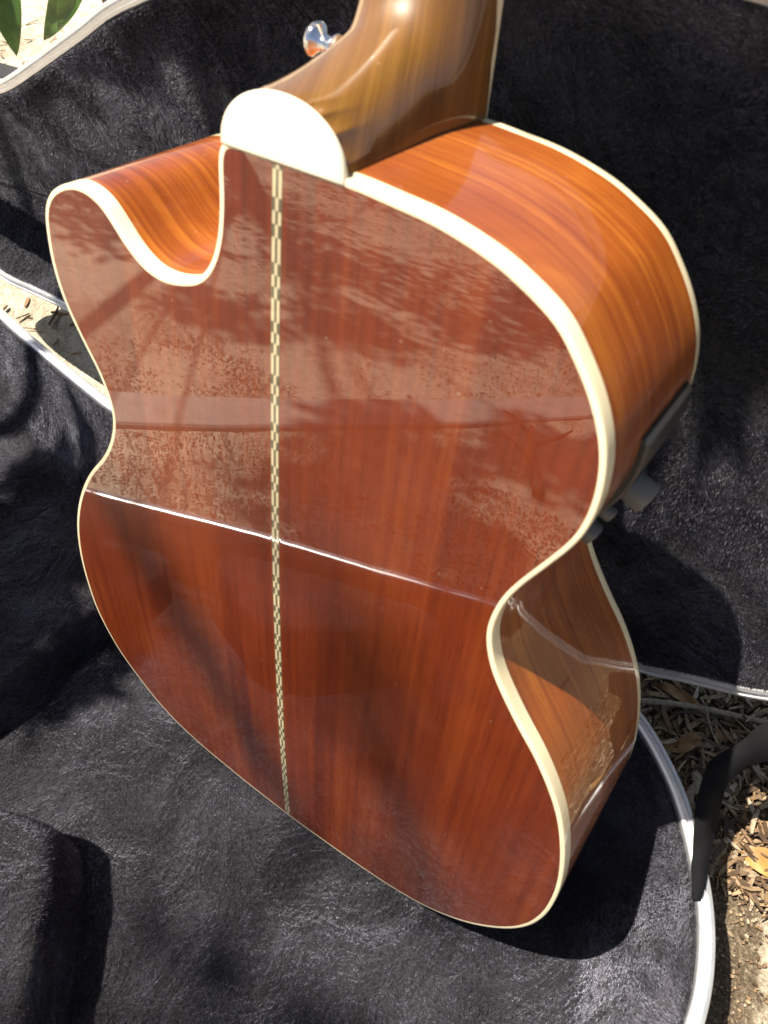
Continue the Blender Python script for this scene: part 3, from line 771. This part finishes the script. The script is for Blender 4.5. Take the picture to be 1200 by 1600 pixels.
def up_from(gx, gy, gz, h):   # the spot at height h whose shadow falls on (gx, gy, gz)
    t = (h - gz); return (gx - SX * t, gy - SY * t, h)
clusters = []  # leaf clumps, some added only to darken chosen patches below
for gx, gy, gz, h, r_, n in [(-1.45, -1.35, 0, 3.0, .34, 420), (-1.0, -2.0, 0, 3.2, .36, 560), (-1.6, -2.3, 0, 3.4, .45, 480), (-.03, -1.30, 0, 3.4, .19, 420), (-.55, -2.5, 0, 3.3, .42, 600), (-.24, -.78, 0, 3.4, .17, 380), (-.29, -1.03, 0, 3.5, .17, 360), (-.06, -.80, 0, 3.4, .13, 220), (.02, -.60, 0, 3.0, .10, 170), (-.90, -1.22, 0, 3.4, .17, 190), (-.68, -1.52, 0, 3.6, .20, 330), (-.50, -1.95, 0, 3.8, .24, 360), (-.30, -2.30, 0, 3.0, .26, 340), (-2.1, -1.5, 0, 3.2, .5, 450), (.2, -3.0, 0, 3.6, .5, 600), (-.7, -3.6, 0, 3.6, .6, 800), (-1.8, -3.6, 0, 3.9, .7, 700), (.11, -.40, 0, 4.2, .10, 55), (-.36, -.19, 0, 1.55, .115, 300), (-.24, -.27, 0, 1.55, .05, 40)]:
    clusters.append((up_from(gx, gy, gz, h), r_, n))
root = np.array([-2.9, -3.4, GZ])
for (c, r_, n) in clusters:
    c = np.array(c) - root; s0 = tp[4] if c[2] > 3.3 else (tp[3] if c[2] > 2.9 else tp[2])
    mid = (s0 + c) / 2 + np.array([0, 0, .25]); t = np.linspace(0, 1, 10)[:, None]
    path = s0 * (1 - t) ** 2 + 2 * mid * t * (1 - t) + c * t ** 2
    V, F = tube(path, np.linspace(.008, .003, 10), 7); mk('limb', V, F, M_BARK, tree)
    for _ in range(n):
        q = rng.normal(size=3); q /= np.linalg.norm(q); add_leaf(c + q * r_ * random.random() ** .45 * np.array([1, 1, .6]), random.uniform(.05, .10))
# a thin leafy twig crossing in front of the sun
def twig(pts, r0, nl, Ll):
    pts = np.array([up_from(*p_) for p_ in pts]) - root; P_ = cr(pts, 6); V, F = tube(P_, np.linspace(r0, r0 * .4, len(P_)), 6); mk('branch', V, F, M_BARK, tree)
    for k in range(nl): add_leaf(P_[random.randrange(len(P_))] + rng.normal(size=3) * .012, random.uniform(.6, 1) * Ll)
twig([(-.16, -.20, .30, 4.6), (-.06, -.21, .16, 4.6), (.02, -.23, .02, 4.6), (.08, -.25, -.15, 4.6)], .021, 5, .07)
twig([(.03, -.19, .34, 4.4), (.08, -.20, .20, 4.4), (.15, -.23, .02, 4.4)], .024, 5, .07)
# a leafy low branch, added out of view to shade the upper lid
lo = np.array([-.64, -.10, 1.52]); hi_ = np.array([-.20, -.125, 1.50])
V, F = tube(np.array([(-2.55, -2.9, 2.6), (-1.6, -1.3, 2.0), (-.95, -.25, 1.62), tuple(lo), tuple((lo + hi_) / 2 + np.array([0, .01, .03])), tuple(hi_)]) - root, [.03, .022, .014, .01, .007, .004]); mk('branch', V, F, M_BARK, tree)
for _ in range(3200):
    u = random.random(); add_leaf(lo * (1 - u) + hi_ * u - root + np.array([random.gauss(0, .015), random.uniform(-.10, .16), random.gauss(0, .05)]), random.uniform(.05, .08))
mk('crown', crownV, crownF, M_LEAF, tree, smooth=False)

# second tree, unseen, added behind the lid to close off part of the sky
tree2 = empty('added_canopy_tree', (1.5, 3.2, GZ)); tag(tree2, 'broad leafy tree added out of view behind the upright case lid to close off sky', 'tree')
V, F = tube([(0, 0, 0), (-.05, -.05, 1.2), (-.2, -.2, 2.4), (-.3, -.4, 3.6)], [.14, .12, .09, .05], 12); mk('trunk', V, F, M_BARK, tree2)
crownV, crownF = [], []
r2 = np.array([1.5, 3.2, GZ])
for c, r_, n in [((.5, 2.0, 2.6), .7, 420), ((1.3, 1.7, 3.0), .8, 480), ((-.4, 2.5, 2.9), .8, 480), ((.6, 3.0, 3.6), 1.0, 520), ((1.9, .7, 2.6), .6, 360), ((2.3, 2.4, 3.0), .8, 420), ((2.4, -.6, 2.8), .6, 300), ((-1.3, 3.0, 3.0), .8, 380), ((1.2, .9, 3.4), .5, 260)]:
    c = np.array(c) - r2; t = np.linspace(0, 1, 8)[:, None]; s0 = np.array([-.2, -.2, 2.4])
    V, F = tube(s0 * (1 - t) + c * t + np.array([0, 0, .2]) * t * (1 - t) * 4, np.linspace(.05, .01, 8), 7); mk('limb', V, F, M_BARK, tree2)
    for _ in range(n):
        q = rng.normal(size=3); q /= np.linalg.norm(q); add_leaf(c + q * r_ * random.random() ** .4 * np.array([1, 1, .7]), random.uniform(.10, .20))
mk('crown', crownV, crownF, M_LEAF, tree2, smooth=False)
